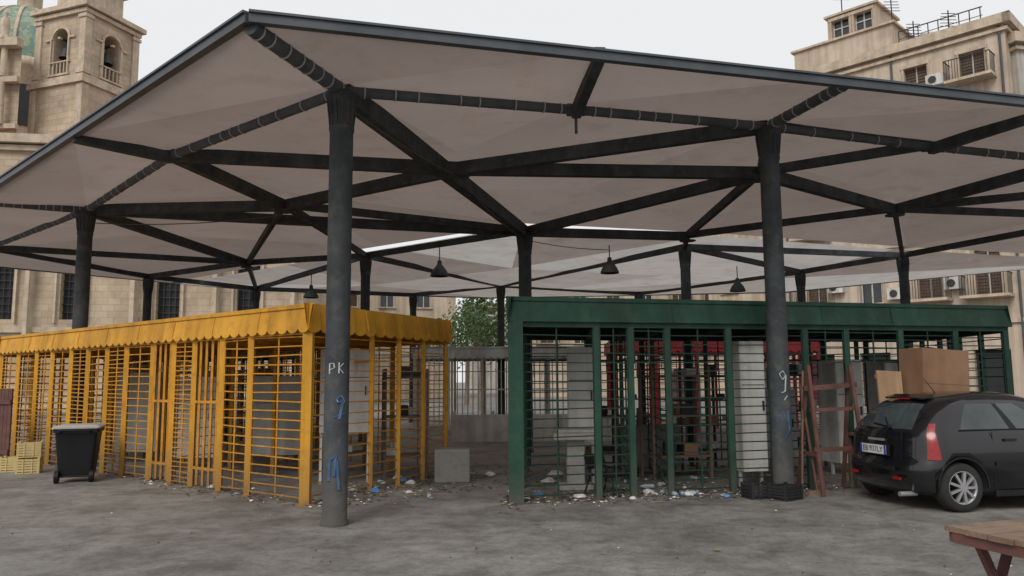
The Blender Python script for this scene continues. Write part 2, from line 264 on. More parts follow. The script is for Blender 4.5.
# ---------------------------------------------------------------- stalls
def stall(name,A,u,w,length,depth,H,bays,pm,gm,fh=.34,backg=True,scallop=True,partp=.7,corner=.1):
    A=V((*A,0)); u=V((*u,0)).normalized(); w=V((*w,0)).normalized()
    Lp=lambda s,d,z:A+u*s+w*d+V((0,0,z))
    e=empty(name,A); inv=-A
    ps=MB(); gr=MB()
    def post(s,d,t=.09,z1=None):
        ps.beam(Lp(s,d,0)+inv,Lp(s,d,z1 or H-fh)+inv,t,t); ps.box(Lp(s,d,.006)+inv,(t*1.8,t*1.8,.012),.3)
    def gb(s0,d0,s1,d1,z0,z1,dz,nv,t=.014):
        z=z0
        while z<z1:
            j=random.uniform(-.008,.008)
            gr.beam(Lp(s0,d0,z+j)+inv,Lp(s1,d1,z-j+random.uniform(-.008,.008))+inv,t,t*1.15); z+=dz
        for i in range(nv+1):
            a=i/nv; gr.beam(Lp(s0+(s1-s0)*a,d0+(d1-d0)*a,z0-.02)+inv,Lp(s0+(s1-s0)*a,d0+(d1-d0)*a,z1)+inv,.02,.02)
    s=0; post(0,0,corner)
    for wd,kind in bays:
        s1=s+wd
        if kind=='g': gb(s+.05,.0,s1-.05,.0,.08,H-fh,.125,max(2,int(wd/.55)))
        if kind=='d': gb(s+.04,.0,s1-.04,.0,.06,H-fh,.075,2,.013)
        if kind=='h': gb(s+.05,.0,s1-.05,.0,H-fh-.55,H-fh,.11,2)
        if kind=='v':
            k=s+.12
            while k<s1-.05: gr.beam(Lp(k,0,.05)+inv,Lp(k,0,H-fh)+inv,.035,.035); k+=.17
            gr.beam(Lp(s,0,.3)+inv,Lp(s1,0,.3)+inv,.03,.04); gr.beam(Lp(s,0,1.3)+inv,Lp(s1,0,1.3)+inv,.03,.04)
        post(s1,0,.08); 
        if random.random()<partp: gb(s1,.1,s1,depth-.1,.1,H-fh,.15,4)
        post(s1,depth*.5,.06); post(s1,depth,.07)
        if backg and kind!='h': gb(s+.05,depth,s1-.05,depth,.1,H-fh,.16,2,.012)
        ps.beam(Lp(s1,0,H-fh-.05)+inv,Lp(s1,depth,H-fh-.05)+inv,.06,.08)
        ps.beam(Lp(s,depth*.5,1.9)+inv,Lp(s1,depth*.5,1.9)+inv,.03,.03)
        for q in range(3):
            h=Lp(s+wd*(q+.5)/3,depth*.5,1.9)+inv; ps.beam(h,h-V((0,0,random.uniform(.1,.35))),.012,.012)
        s=s1
    T=s
    for ss in (0,T):
        n=5
        for i in range(1,n+1): post(ss,depth*i/n,.07)
        gb(ss,.05,ss,depth-.05,.1,H-fh,.15,5)
    ps.beam(Lp(0,0,H-fh-.03)+inv,Lp(T,0,H-fh-.03)+inv,.07,.08); ps.beam(Lp(0,depth,H-fh-.03)+inv,Lp(T,depth,H-fh-.03)+inv,.07,.08)
    ps.obj('frame',[pm],e); gr.obj('grilles',[gm],e)
    fa=MB(); o=.1
    def fascia(p,q,nrm):
        d=q-p; Ln=d.length; d.normalize(); per=.235; n=int(Ln/per); per=Ln/n; K=6
        top=[];bot=[]
        for i in range(n):
            for k in range(K):
                a=(i+k/K)*per; top.append(a); bot.append(H-fh-(.055*math.sin(math.pi*k/K)**.6 if (k and scallop) else 0))
        top.append(Ln); bot.append(H-fh)
        vs=[];nn=len(top)
        for thick in (0,.025):
            for a,b in zip(top,bot): vs.append(p+d*a-nrm*(thick+.06)+V((0,0,H)))
            for a,b in zip(top,bot): vs.append(p+d*a-nrm*thick+V((0,0,b)))
        fs=[]
        for i in range(nn-1):
            fs.append((i,i+1,nn+i+1,nn+i)); fs.append((2*nn+i+1,2*nn+i,3*nn+i,3*nn+i+1)); fs.append((nn+i,nn+i+1,3*nn+i+1,3*nn+i))
        fa.add(vs,fs,0)
        for sx in range(1,int(Ln/1.2)):
            a=p+d*(sx*1.2)+nrm*.004; fa.beam(a+V((0,0,H-.02))-nrm*.055,a+V((0,0,H-fh+.02)),.012,.008)
    c=[Lp(-o,-o,0)+inv,Lp(T+o,-o,0)+inv,Lp(T+o,depth+o,0)+inv,Lp(-o,depth+o,0)+inv]
    cen=sum(c,V())/4
    for i in range(4):
        p,q=c[i],c[(i+1)%4]; d=(q-p).normalized(); nr=V((d.y,-d.x,0)); 
        if nr.dot((p+q)/2-cen)<0: nr=-nr
        fascia(p,q,nr)
    roof=[cen+(p-cen)*.985+V((0,0,H-.01)) for p in c]; r2=[p-V((0,0,.05)) for p in roof]
    fa.add(roof+r2,[(0,1,2,3),(7,6,5,4),(0,4,5,1),(1,5,6,2),(2,6,7,3),(3,7,4,0)],0)
    fa.obj('fascia',[pm],e)
    return e,(lambda s,d,z:Lp(s,d,z))
yel,Ly=stall('market_stall',(-2.72,10.56),(-.772,.635),(.447,.894),11,3.5,2.64,[(1.35,'g'),(.75,'g'),(.8,'v'),(.65,'d'),(.7,'v'),(.95,'g'),(.75,'d'),(.8,'g'),(.75,'d'),(.9,'g'),(.8,'d'),(1.0,'g'),(1,'d')],M['yellow'],M['yellowd'],partp=.35,corner=.13)
grn,Lg=stall('market_stall',(.04,10.62),(.971,.24),(.06,.998),7.4,3.6,2.72,[(1.15,'g'),(.5,'g'),(.55,'h'),(.95,'g'),(1.25,'g'),(.7,'h'),(.95,'h'),(1.0,'d'),(.95,'g')],M['green'],M['greend'],scallop=False,partp=.35,corner=.2)
red,Lr=stall('market_stall',(2.9,22.5),(1,.12),(.05,1),6,3,2.75,[(1.2,'h'),(1.2,'g'),(1.2,'h'),(1.3,'h'),(1.2,'g')],M['red'],M['red'],backg=False)
gry,Lq=stall('market_stall',(-3.2,26),(1,.05),(0,1),5.5,3,2.7,[(1.1,'v'),(1.1,'v'),(1.1,'v'),(1.1,'v'),(1.1,'v')],M['lgrey'],M['lgrey'],backg=False)
yl2,_=stall('market_stall',(-7.5,21),(-.9,.43),(.3,.95),6,3,2.66,[(1.2,'g'),(1.2,'g'),(1.2,'g'),(1.2,'g')],M['greend'],M['greend'],backg=False)
# ---------------------------------------------------------------- props
def crate(mb,c,s,rz,mi=0,dens=4):
    c=V(c); Rm=Matrix.Rotation(rz,3,'Z'); x,y,z=s
    mb.box(c+V((0,0,.01)),(x,y,.02),rz,mi); hh=(z-.05)/dens*.8
    for i in range(dens):
        zz=.03+(i+.5)*(z-.04)/dens
        for sx in(-1,1):
            mb.box(c+Rm@V((sx*(x/2-.008),0,zz)),(.016,y,hh),rz,mi)
            mb.box(c+Rm@V((0,sx*(y/2-.008),zz)),(x-.034,.016,hh),rz,mi)
    for sx in(-1,1):
        for sy in(-1,1): mb.box(c+Rm@V((sx*(x/2-.02),sy*(y/2-.02),z/2)),(.038,.038,z+.01),rz,mi)
        mb.box(c+Rm@V((sx*.07,-y/2-.003,z/2)),(.02,.012,z*.9),rz,mi)
for k,(x,y,z,rz) in enumerate([(-8.72,14.5,0,.35),(-8.74,14.52,.28,.45),(-9.2,14.8,0,.3)]):
    mb=MB(); crate(mb,(x,y,z),(.38,.30,.27),rz,0,5); mb.obj('plastic_crate',[M['crate']])
for (x,y,z,rz) in [(3.3,10.9,0,.25),(3.62,10.75,0,.6)]:
    mb=MB(); crate(mb,(x,y,z),(.36,.28,.2),rz); mb.obj('plastic_crate',[M['crateb']])
def bin_(loc,rz):
    e=empty('wheelie_bin',loc,rz); mb=MB()
    lv=[(.08,.23,.22),(.12,.25,.24),(.80,.31,.31),(.80,.34,.34),(.86,.34,.34)]
    def ring(z,a,b,rr=.05,dy=0):
        out=[]
        for sx,sy,t0 in((1,1,0),(-1,1,90),(-1,-1,180),(1,-1,270)):
            for k in range(4):
                t=R(t0+k*30); out.append((sx*(a-rr)+rr*math.cos(t),sy*(b-rr)+rr*math.sin(t)+dy,z))
        return out
    vs=[];
    for z,a,b in lv: vs+=ring(z,a,b)
    n=16; mb.add(vs,[(k*n+i,k*n+(i+1)%n,(k+1)*n+(i+1)%n,(k+1)*n+i) for k in range(len(lv)-1) for i in range(n)]+[list(range(n))[::-1]],0)
    for i in(-1,0,1): mb.box((i*.15,-.285,.45),(.02,.02,.5),0,0,Matrix.Rotation(R(6),3,'X'))
    mb.cyl((-.24,.26,.1),(.24,.26,.1),.015,n=8)
    for sx in(-1,1): mb.cyl((sx*.22,.27,.1),(sx*.28,.27,.1),.1,n=20)
    mb.cyl((-.22,.4,.84),(.22,.4,.84),.016,n=8); mb.cyl((-.22,.3,.8),(-.22,.4,.84),.016,n=8); mb.cyl((.22,.3,.8),(.22,.4,.84),.016,n=8)
    mb.obj('body',[M['black']],e)
    mb=MB(); vs=ring(.865,.355,.355)+ring(.89,.355,.355)+ring(.915,.3,.3)+ring(.925,.2,.2)
    mb.add(vs,[(k*n+i,k*n+(i+1)%n,(k+1)*n+(i+1)%n,(k+1)*n+i) for k in range(3) for i in range(n)]+[list(range(3*n,4*n))],0); mb.obj('lid',[M['binlid']],e)
bin_((-7.2,13.3,0),R(200))
def bevel_box(name,c,size,rz,m,bw=.02):
    mb=MB(); mb.box((0,0,size[2]/2),size); o=mb.obj(name,[m]); o.location=c; o.rotation_euler=(0,0,rz); md=o.modifiers.new('b','BEVEL'); md.width=bw; md.segments=2; return o
bevel_box('concrete_block',(-.98,12.9,0),(.56,.5,.52),.1,M['conc'],.025)
mb=MB(); mb.box((0,0,.04),(.5,.4,.08)); mb.box((0,0,.4),(.26,.24,.64)); mb.box((0,0,.77),(.66,.5,.1)); mb.box((0,0,.845),(.56,.4,.05))
o=mb.obj('stone_pedestal',[M['stonel']]); o.location=(.92,11.9,0); md=o.modifiers.new('b','BEVEL'); md.width=.012
def trestle(loc,rz):
    mb=MB()
    for x in(-.36,.36):
        mb.beam((x,-.26,0),(x*.92,.0,1.78),.048,.04); mb.beam((x,.34,0),(x*.92,.03,1.7),.048,.04); mb.beam((x,-.17,.55),(x,.24,.55),.03,.05)
    mb.beam((-.42,.0,1.45),(.42,.0,1.5),.04,.07); mb.beam((-.40,-.17,.62),(.40,-.17,.62),.035,.06); mb.beam((-.36,-.05,1.15),(.36,-.05,1.17),.03,.05)
    o=mb.obj('wooden_trestle',[M['woodr']]); o.location=loc; o.rotation_euler=(0,0,rz)
trestle((4.5,11.3,0),R(12))
mb=MB(); mb.cyl((0,0,0),(.18,.25,1.7),.016,n=8); mb.cyl((.2,-.05,0),(.14,.28,1.5),.02,n=8,mi=1); mb.box((.2,-.06,.03),(.3,.05,.06),.2,0); o=mb.obj('leaning_broom',[M['wood'],M['woodr']]); o.location=(4.0,11.2,0)
def table(loc,rz):
    e=empty('wooden_table',loc,rz); mb=MB()
    for i in range(6): mb.box((.95+random.uniform(-.01,.01),-.075-i*.15,.735+random.uniform(-.002,.002)),(1.9,.142,.03))
    mb.obj('top',[M['wood']],e); mb=MB()
    mb.box((.95,-.03,.69),(1.84,.03,.06)); mb.box((.95,-.87,.69),(1.84,.03,.06)); mb.box((.03,-.45,.69),(.03,.8,.06)); mb.box((1.87,-.45,.69),(.03,.8,.06))
    for x in(.25,1.65):
        for sy in(0,1):
            mb.beam((x-.2,-.12-.66*sy,0),(x+.12,-.12-.66*sy,.66),.045,.035); mb.beam((x+.2,-.12-.66*sy,0),(x-.12,-.12-.66*sy,.66),.035,.045)
        mb.beam((x,-.1,.34),(x,-.8,.34),.05,.05)
    mb.obj('legs',[M['woodr']],e)
table((2.48,4.70,0),R(18))
def carton(c,s,rz,ry=0,name='cardboard_box'):
    mb=MB(); x,y,z=s; mb.box((0,0,z/2),s); mb.box((0,-y/2-.003,z*.5),(x*.99,.004,.008),0,0); mb.box((0,0,z+.004),(x*.99,.06,.006),0,1); mb.box((0,-.01,z+.012),(x*.48,y*.5,.006),0,0,Matrix.Rotation(R(4),3,'Y'))
    o=mb.obj(name,[M['card'],M['ply']]); o.location=c; o.rotation_euler=(0,ry,rz)
mb=MB(); mb.box((0,0,.98),(1.3,.7,.04)); 
for x in(-.6,.6):
    for y in(-.3,.3): mb.box((x,y,.48),(.05,.05,.96))
o=mb.obj('market_table',[M['wood']]); o.location=(6.25,11.75,0); o.rotation_euler=(0,0,.24)
carton((6.2,11.75,1.002),(.84,.45,1.0),.3,R(3))
mb=MB(); mb.box((0,0,.55),(.8,.03,1.1)); mb.box((0,.03,.1),(.8,.03,.08)); mb.box((0,.03,1.0),(.8,.03,.08)); o=mb.obj('wooden_board',[M['ply']]); o.location=(5.5,11.55,.80); o.rotation_euler=(R(-8),R(3),.2); o.scale=(.5,1,.82)
mb=MB(); mb.box((0,0,.78),(.8,.6,.04)); [mb.box((x,y,.38),(.05,.05,.76)) for x in(-.35,.35) for y in(-.25,.25)]; o=mb.obj('market_table',[M['wood']]); o.location=(5.35,11.65,0); o.rotation_euler=(0,0,.2)
def panel(L,s,d,w,h,t=.06,z=.3,m='white',name='white_cabinet'):
    p=L(s,d,z); mb=MB(); mb.box((0,0,h/2),(w,t,h)); mb.box((0,-t/2-.004,h/2),(w*.92,.006,h*.94)); mb.box((-w/2+.03,0,-z/2),(.04,.04,z)); mb.box((w/2-.03,0,-z/2),(.04,.04,z)); mb.box((w*.38,-t/2-.02,h*.5),(.02,.03,.14),0,1)
    mb.box((0,-t/2-.009,h*.66),(w*.92,.004,.012),0,1)
    o=mb.obj(name,[M[m],M['iron']]); o.location=p; o.rotation_euler=(0,0,.24)
panel(Lg,.95,1.5,.42,1.5,z=.6); panel(Lg,3.55,.45,.40,1.9,.3,z=.25); panel(Lg,5.6,1.6,.5,1.7,.5,z=.2); panel(Lg,6.9,2.2,.6,1.7,.5,z=.2); panel(Lg,4.6,2.8,.8,1.2,.4,z=.2,m='lgrey'); panel(Lg,2.2,2.9,1.1,.7,.4,z=.1,m='conc')
panel(Ly,1.0,1.8,.8,1.3,.5,z=.8); panel(Ly,3.2,2.2,1.0,1.4,.5,z=.3,m='lgrey'); panel(Ly,5.2,1.5,.8,1.5,.5,z=.2,m='white'); panel(Ly,7.4,1.5,.8,1.6,.5,z=.2,m='lgrey')
def shelf(L,s,d,w,n=3,dep=.5,h=1.8,m='wood'):
    mb=MB()
    for x in(-w/2,w/2):
        for y in(-dep/2,dep/2): mb.box((x,y,h/2),(.04,.04,h))
    for i in range(n):
        zz=.35+i*(h-.5)/(n-1); mb.box((0,0,zz),(w+.02,dep+.02,.03))
        for k in range(3):
            if random.random()<.6: q=random.uniform(.08,.2); mb.box((random.uniform(-w*.38,w*.38),random.uniform(-.1,.1),zz+.017+q/2),(random.uniform(.1,.25),.2,q),random.uniform(-.3,.3),random.choice([1,2,3]))
    o=mb.obj('market_shelf',[M[m],M['card'],M['white'],M['crateb']]); o.location=L(s,d,0); o.rotation_euler=(0,0,.24)
shelf(Lg,2.6,2.0,1.0,3); shelf(Lg,3.2,3.0,.9,4,m='iron'); shelf(Lg,5.2,3.0,.8,3,m='iron'); shelf(Lg,1.5,3.1,.9,2,h=1.1); shelf(Ly,2.0,2.6,1.0,3); shelf(Ly,.6,3.0,.7,3); shelf(Ly,4.3,2.6,.9,3); shelf(Ly,6.5,2.4,.9,3); shelf(Ly,8.4,2.4,.9,3); shelf(Lr,1,1.5,1.2,3,m='wood'); shelf(Lr,3.4,1.5,1.2,3,m='iron'); panel(Lr,2.2,1,1,1.5,m='lgrey'); panel(Lr,4.8,1,1,1.8,m='white')
mb=MB()
mb.box((0,0,.34),(.44,.42,.035)); mb.box((0,.26,.55),(.42,.03,.26),0,0,Matrix.Rotation(R(-14),3,'X'))
for x in(-.19,.19):
    mb.cyl((x,-.18,.33),(x*1.2,-.24,0),.014,n=8); mb.cyl((x,.2,.33),(x*1.2,.28,0),.014,n=8); mb.cyl((x,.2,.33),(x,.3,.68),.014,n=8); mb.cyl((x,-.2,.5),(x,.22,.5),.018,n=8); mb.cyl((x,-.2,.33),(x,-.2,.5),.014,n=8)
o=mb.obj('broken_chair',[M['black']]); o.location=(1.36,11.35,.0); o.rotation_euler=(0,0,.8); o.scale=(1,1,.8)
mb=MB(); mb.box((0,0,.35),(4.2,.12,.7)); 
for i in range(5): mb.box((-2.05+i*1.025,0,.4),(.08,.16,.8))
o=mb.obj('low_wall',[M['white']]); o.location=(.5,21,0)
mb=MB()
for i in range(9): mb.box((i*.11,0,.75),(.1,.03,1.5))
mb.box((.44,-.03,.3),(1.0,.03,.09)); mb.box((.44,-.03,1.25),(1.0,.03,.09)); o=mb.obj('wooden_gate',[M['woodr']]); o.location=(-10.45,15.7,0); o.rotation_euler=(0,0,R(-25))
# litter
lm=[mat('litter_white',(.6,.6,.59),.5),mat('litter_blue',(.08,.2,.42),.6),mat('litter_brown',(.2,.13,.07),.9),mat('litter_green',(.12,.2,.06),.8),mat('litter_dark',(.06,.05,.045),.9),mat('litter_card',(.34,.22,.13),.9),mat('litter_bottle',(.35,.42,.42),.15)]
mb=MB()
def bit(x,y,s,mi):
    a=random.uniform(0,6.3); n=6; vs=[(x+math.cos(a+i*math.pi/3)*s*random.uniform(.35,1),y+math.sin(a+i*math.pi/3)*s*random.uniform(.3,.9),.005+random.uniform(0,s*.35)) for i in range(n)]; vs.append((x,y,.01+s*random.uniform(.2,.5)))
    mb.add(vs,[(i,(i+1)%n,n) for i in range(n)],mi)
for k in range(3200):
    q=random.random()
    if q<.30: p=Lg(random.uniform(-.2,4.9),random.gauss(.1,.3),0)
    elif q<.50: p=Lg(random.uniform(-.2,7),random.uniform(-.2,3.5),0)
    elif q<.63: p=Ly(random.uniform(-.3,8),random.gauss(.1,.2),0)
    elif q<.75: p=Ly(random.gauss(-.15,.3),random.uniform(0,3.5),0)
    elif q<.85: p=V((random.uniform(-2,4),random.gauss(13.8,1.4),0))
    elif q<.90: p=V((random.gauss(-1.4,.6),random.gauss(12.2,.6),0))
    else: p=V((random.uniform(-9,7),random.uniform(4.5,14),0))
    s=random.choice([.018,.022,.028,.04]) if q<.9 else random.choice([.008,.012,.016])
    bit(p.x,p.y,s*random.uniform(.6,1.5),random.choices([0,1,2,3,4,5],[1.6,.25,3,.7,8,.9])[0])
def bag(x,y,s,mi):
    n=9; rows=[]
    for k,(rr,zz) in enumerate([(.8,.01),(1,.18),(.85,.42),(.45,.62),(.08,.7)]):
        rows.append([(x+math.cos(i*2*math.pi/n)*s*rr*random.uniform(.75,1.15),y+math.sin(i*2*math.pi/n)*s*rr*.8*random.uniform(.75,1.15),zz*s*random.uniform(.8,1.1)) for i in range(n)])
    vs=[p for r_ in rows for p in r_]; mb.add(vs,[(a*n+i,a*n+(i+1)%n,(a+1)*n+(i+1)%n,(a+1)*n+i) for a in range(4) for i in range(n)],mi)
for x,y,s,mi in[(.9,11.0,.10,0),(.35,11.2,.08,1),(-2.0,11.7,.09,1),(-1.6,12.6,.09,0),(1.9,11.4,.09,0),(-1.75,12.9,.08,1),(.55,12.6,.12,0),(2.4,11.15,.09,0),(2.9,11.0,.06,1),(-1.9,13.2,.1,0),(.15,10.95,.07,0),(-1.5,11.6,.06,0),(1.6,10.85,.06,0),(-4.6,12.3,.07,0),(.7,13.5,.14,0),(-.4,13.6,.1,0)]: bag(x,y,s,mi)
for k in range(14):
    p=Lg(random.uniform(0,4.6),random.uniform(-.2,1.5),0) if k<9 else V((random.gauss(-1.5,.4),random.gauss(12,.6),0)); a=random.uniform(0,6.28); d_=V((math.cos(a),math.sin(a),0)); q=V((p.x,p.y,.035)); mb.cyl(q,q+d_*.15,.032,n=10,mi=6); mb.cyl(q+d_*.15,q+d_*.2,.032,.012,n=10,mi=6); mb.cyl(q+d_*.2,q+d_*.22,.014,n=8,mi=1)
bit(1.9,7.6,.05,3)
for k in range(160):
    p=random.choice([lambda:Lg(random.uniform(-.2,5),random.gauss(.1,.4),0),lambda:V((random.gauss(-1.2,1),random.gauss(12.6,.8),0)),lambda:Ly(random.uniform(0,5),random.gauss(0,.3),0)])()
    a=random.uniform(0,6.28); l=random.uniform(.06,.22); mb.beam((p.x,p.y,.008),(p.x+math.cos(a)*l,p.y+math.sin(a)*l,.012+random.random()*.03),.008,.006,random.choice([2,4,5]))
mb.obj('litter',lm)
# ---------------------------------------------------------------- buildings
def facade(mb,p0,p1,z0,z1,wins,wall=0,rec=.28):
    p0=V((*p0,0));p1=V((*p1,0)); d=p1-p0; Ln=d.length; d.normalize(); n=V((d.y,-d.x,0))
    xs=sorted({0,Ln,*[a for w in wins for a in(w[0],w[0]+w[2])]}); zs=sorted({z0,z1,*[a for w in wins for a in(w[1],w[1]+w[3])]})
    P=lambda s,z,o=0:p0+d*s+V((0,0,z))-n*o
    for i in range(len(xs)-1):
        for j in range(len(zs)-1):
            a,b,c,e=xs[i],xs[i+1],zs[j],zs[j+1]; mx,mz=(a+b)/2,(c+e)/2
            if not any(w[0]<mx<w[0]+w[2] and w[1]<mz<w[1]+w[3] for w in wins):
                mb.add([P(a,c),P(b,c),P(b,e),P(a,e)],[(0,1,2,3)],wall)
    for w in wins:
        s,z,ww,hh,k=w; b=s+ww; t=z+hh
        for q in([P(s,z),P(s,z,rec),P(s,t,rec),P(s,t)],[P(b,z,rec),P(b,z),P(b,t),P(b,t,rec)],[P(s,t),P(s,t,rec),P(b,t,rec),P(b,t)],[P(s,z,rec),P(s,z),P(b,z),P(b,z,rec)]): mb.add(q,[(0,1,2,3)],wall)
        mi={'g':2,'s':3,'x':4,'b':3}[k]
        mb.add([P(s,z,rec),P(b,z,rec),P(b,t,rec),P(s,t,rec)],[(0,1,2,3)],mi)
        if k=='x' and hh>2.5 and z>1:
            for q in range(1,4): mb.beam(P(s+ww*q/4,z,rec-.1),P(s+ww*q/4,t,rec-.1),.04,.04,6)
            for q in range(1,8): mb.beam(P(s,z+hh*q/8,rec-.1),P(b,z+hh*q/8,rec-.1),.04,.04,6)
        if k=='g':
            mb.beam(P((s+b)/2,z,rec-.04),P((s+b)/2,t,rec-.04),.07,.06,5); mb.beam(P(s,z+hh*.6,rec-.04),P(b,z+hh*.6,rec-.04),.05,.06,5); mb.beam(P(s+.03,z,rec-.04),P(s+.03,t,rec-.04),.06,.06,5); mb.beam(P(b-.03,z,rec-.04),P(b-.03,t,rec-.04),.06,.06,5)
        if k in'sb':
            nz=int(hh/.16)
            for q in range(nz): mb.beam(P(s+.04,z+.08+q*.16,rec-.03),P(b-.04,z+.08+q*.16,rec-.03),.03,.07,3)
            mb.beam(P((s+b)/2,z,rec-.06),P((s+b)/2,t,rec-.06),.05,.05,5)
        if k!='x' :
            mb.beam(P(s-.16,z-.06,-.06),P(b+.16,z-.06,-.06),.2,.12,1); mb.beam(P(s-.16,t+.09,-.03),P(b+.16,t+.09,-.03),.1,.18,1)
            mb.beam(P(s-.08,z,-.02),P(s-.08,t,-.02),.06,.14,1); mb.beam(P(b+.08,z,-.02),P(b+.08,t,-.02),.06,.14,1)
        if k=='b':
            mb.box(P((s+b)/2,z-.1,-.5),(ww+1.0,.95,.14),math.atan2(d.y,d.x),1)
            for q in range(int((ww+1)/.13)): 
                a=s-.48+q*.13; mb.beam(P(a,z-.03,-.94),P(a,z+1,-.94),.022,.022,6)
            mb.beam(P(s-.48,z+1,-.94),P(b+.48,z+1,-.94),.05,.04,6)
            for a in(s-.46,b+.46):
                mb.beam(P(a,z+1,-.94),P(a,z+1,0),.04,.04,6)
                for q in range(5): mb.beam(P(a,z-.03,-.15-q*.18),P(a,z+1,-.15-q*.18),.02,.02,6)
    return P,n,d
def building(name,p0,p1,depth,z1,wf,wall,trim='sandtrim',shut='shut',ws=None,cor=(.35,.5),courses=()):
    mb=MB(); a=V(p0);b=V(p1); d=(b-a).normalized(); n=V((d.y,-d.x)); c=b-n*depth; e=a-n*depth
    P,_,_=facade(mb,a,b,0,z1,wf); facade(mb,b,c,0,z1,ws or []); facade(mb,c,e,0,z1,[]); facade(mb,e,a,0,z1,ws or [])
    mb.add([(*a,z1-.02),(*b,z1-.02),(*c,z1-.02),(*e,z1-.02)],[(0,1,2,3)],7)
    for (z,o,h) in [(z1,cor[0],cor[1]),(z1-.5,cor[0]*.5,.16)]+[(q,.14,.22) for q in courses]:
        ring=[a,b,c,e]
        for i in range(4):
            p,q=ring[i],ring[(i+1)%4]; dd=(q-p).normalized(); nn=V((dd.y,-dd.x)); p2=p-dd*o+nn*o/2; q2=q+dd*(o-.003*i)+nn*o/2
            mb.beam((*p2,z+.001*i),(*q2,z+.001*i),o,h,1)
    o=mb.obj(name,[M[wall],M[trim],M['glass'],M[shut],M['dark'],M['wframe'],M['iron'],M['tile']]); return P,mb,o
wf=[]
for fl,(z,h) in enumerate([(5.6,2.5),(9.6,2.4),(13.3,2.2),(16.6,1.5)]):
    for k,s in enumerate([1.2,4.2,7.2,9.9]): wf.append((s,z,1.15,h,['b','s','g','b','b','s'][(fl*3+k*2)%6]))
for k,s in enumerate([1.0,4.0,7.2,9.6]): wf.append((s,0.02,1.6,2.9,'x'))
P,_,rb=building('apartment_building',(16.2,46.2),(24.6,37.6),12,19.3,wf,'plaster',courses=(4.3,8.6,12.5),ws=[(2,9.6,1.2,2.3,'b'),(2,5.6,1.2,2.4,'s'),(2,13.3,1.2,2.2,'g'),(5.5,13.3,1.2,2.2,'s'),(5.5,9.6,1.2,2.3,'g'),(8.5,16.4,1.1,1.4,'g'),(2,16.4,1.1,1.4,'s')])
mb=MB(); dd=V((.699,-.716,0)); c0=V((16.2,46.2,0)); Q=lambda s,o,z:c0+dd*s+V((.716,.699,0))*o+V((0,0,z))
zr=19.3
for (s0,s1,o0,o1,h,wn,m2) in [(.9,6.6,.5,5,1.8,[],0),(2.8,5.6,1.0,4.2,3.5,[(.25,21.4,1.0,1.15,'g'),(1.55,21.4,1.0,1.15,'g')],0)]:
    cs=[(s0,o0),(s1,o0),(s1,o1),(s0,o1)]
    for i in range(4):
        a,b=cs[i],cs[(i+1)%4]; facade(mb,Q(*a,0).xy,Q(*b,0).xy,zr,zr+h,wn if i==0 else [],wall=m2)
    e_=.15; cs=[(s0-e_,o0-e_),(s1+e_,o0-e_),(s1+e_,o1+e_),(s0-e_,o1+e_)]
    mb.add([Q(*c,zr+h+.003) for c in cs]+[Q(*c,zr+h+.13) for c in cs],[(3,2,1,0),(4,5,6,7),(0,1,5,4),(1,2,6,5),(2,3,7,6),(3,0,4,7)],1)
for s in(3.3,6.1,7.2,9.0):
    b0=Q(s,2,zr if s>6.6 else zr+(3.6 if s<5 else 1.9)); mb.beam(b0,b0+V((0,0,2.2)),.05,.05,6)
    for q in range(5): mb.beam(b0+V((-.5+.03*q,0,1.3+q*.18)),b0+V((.5-.03*q,0,1.3+q*.18)),.03,.03,6)
for q in range(9): mb.beam(Q(6.9+q*.5,.5,zr+.2),Q(6.9+q*.5,.5,zr+1.2),.04,.04,6)
mb.beam(Q(6.9,.5,zr+1.2),Q(11.0,.5,zr+1.2),.05,.05,6); mb.beam(Q(6.9,.5,zr+.75),Q(11.0,.5,zr+.75),.03,.03,6)
mb.cyl(Q(7.6,3,zr),Q(7.6,3,zr+1.5),.6,n=16,mi=8); mb.box(Q(9.5,3,zr+.6),(1.5,1.2,1.2),.4,1)
for s,z in[(2.9,14.0),(8.8,17.0),(6.2,11.2),(3.0,6.6),(9,6.3),(6.2,6.0)]:
    mb.box(Q(s,-.25,z),(.85,.35,.6),math.atan2(dd.y,dd.x),8); mb.cyl(Q(s-.1,-.44,z),Q(s-.1,-.45,z),.2,n=14,mi=6)
for s in(.2,6.6,11.8): mb.cyl(Q(s,-.1,0),Q(s,-.1,19.0),.06,n=8,mi=9)
for s,z in [(0,12.0),(0,15.8)]: mb.cyl(Q(.3,-.05,z),Q(11.5,-.05,z-.15),.025,n=6,mi=6)
mb.obj('rooftop_room',[M['plaster'],M['sandtrim'],M['glass'],M['shut'],M['dark'],M['wframe'],M['iron'],M['tile'],M['white'],M['pipe']],rb)
wf=[(s,z,1.2,2.2,k) for z in(5.2,9,12.8) for s,k in((1.2,'g'),(4.2,'b'),(7.2,'s'),(10.2,'b'))]
building('apartment_building',(25.3,37.9),(38,41),12,18.4,wf,'plaster2',shut='shutg',courses=(4.3,8.2))
wf=[(s,z,1.2,2.1,'sgbg'[int(s+z)%4]) for z in(5,8.8,12) for s in(1.2,4.4,7.6,10.8,14,17.2)]
building('apartment_building',(1.5,74),(21.5,76),12,15.5,wf,'plaster3',courses=(4.3,))
wf=[(s,z,1.2,2.1,'gsgb'[int(s+z)%4]) for z in(4.5,8.2) for s in(1.2,4.4,7.6,10.8)]
building('apartment_building',(15.5,62),(29,50),10,14,wf,'plaster3',shut='shutg',courses=(4,))
wf=[(s,z,1.2,2.1,'gs'[int(s)%2]) for z in(4.5,8) for s in(1.2,4.4,7.6,10.8,14)]
building('apartment_building',(-22,66),(-5,70),12,12.5,wf,'plaster3',courses=(4,))
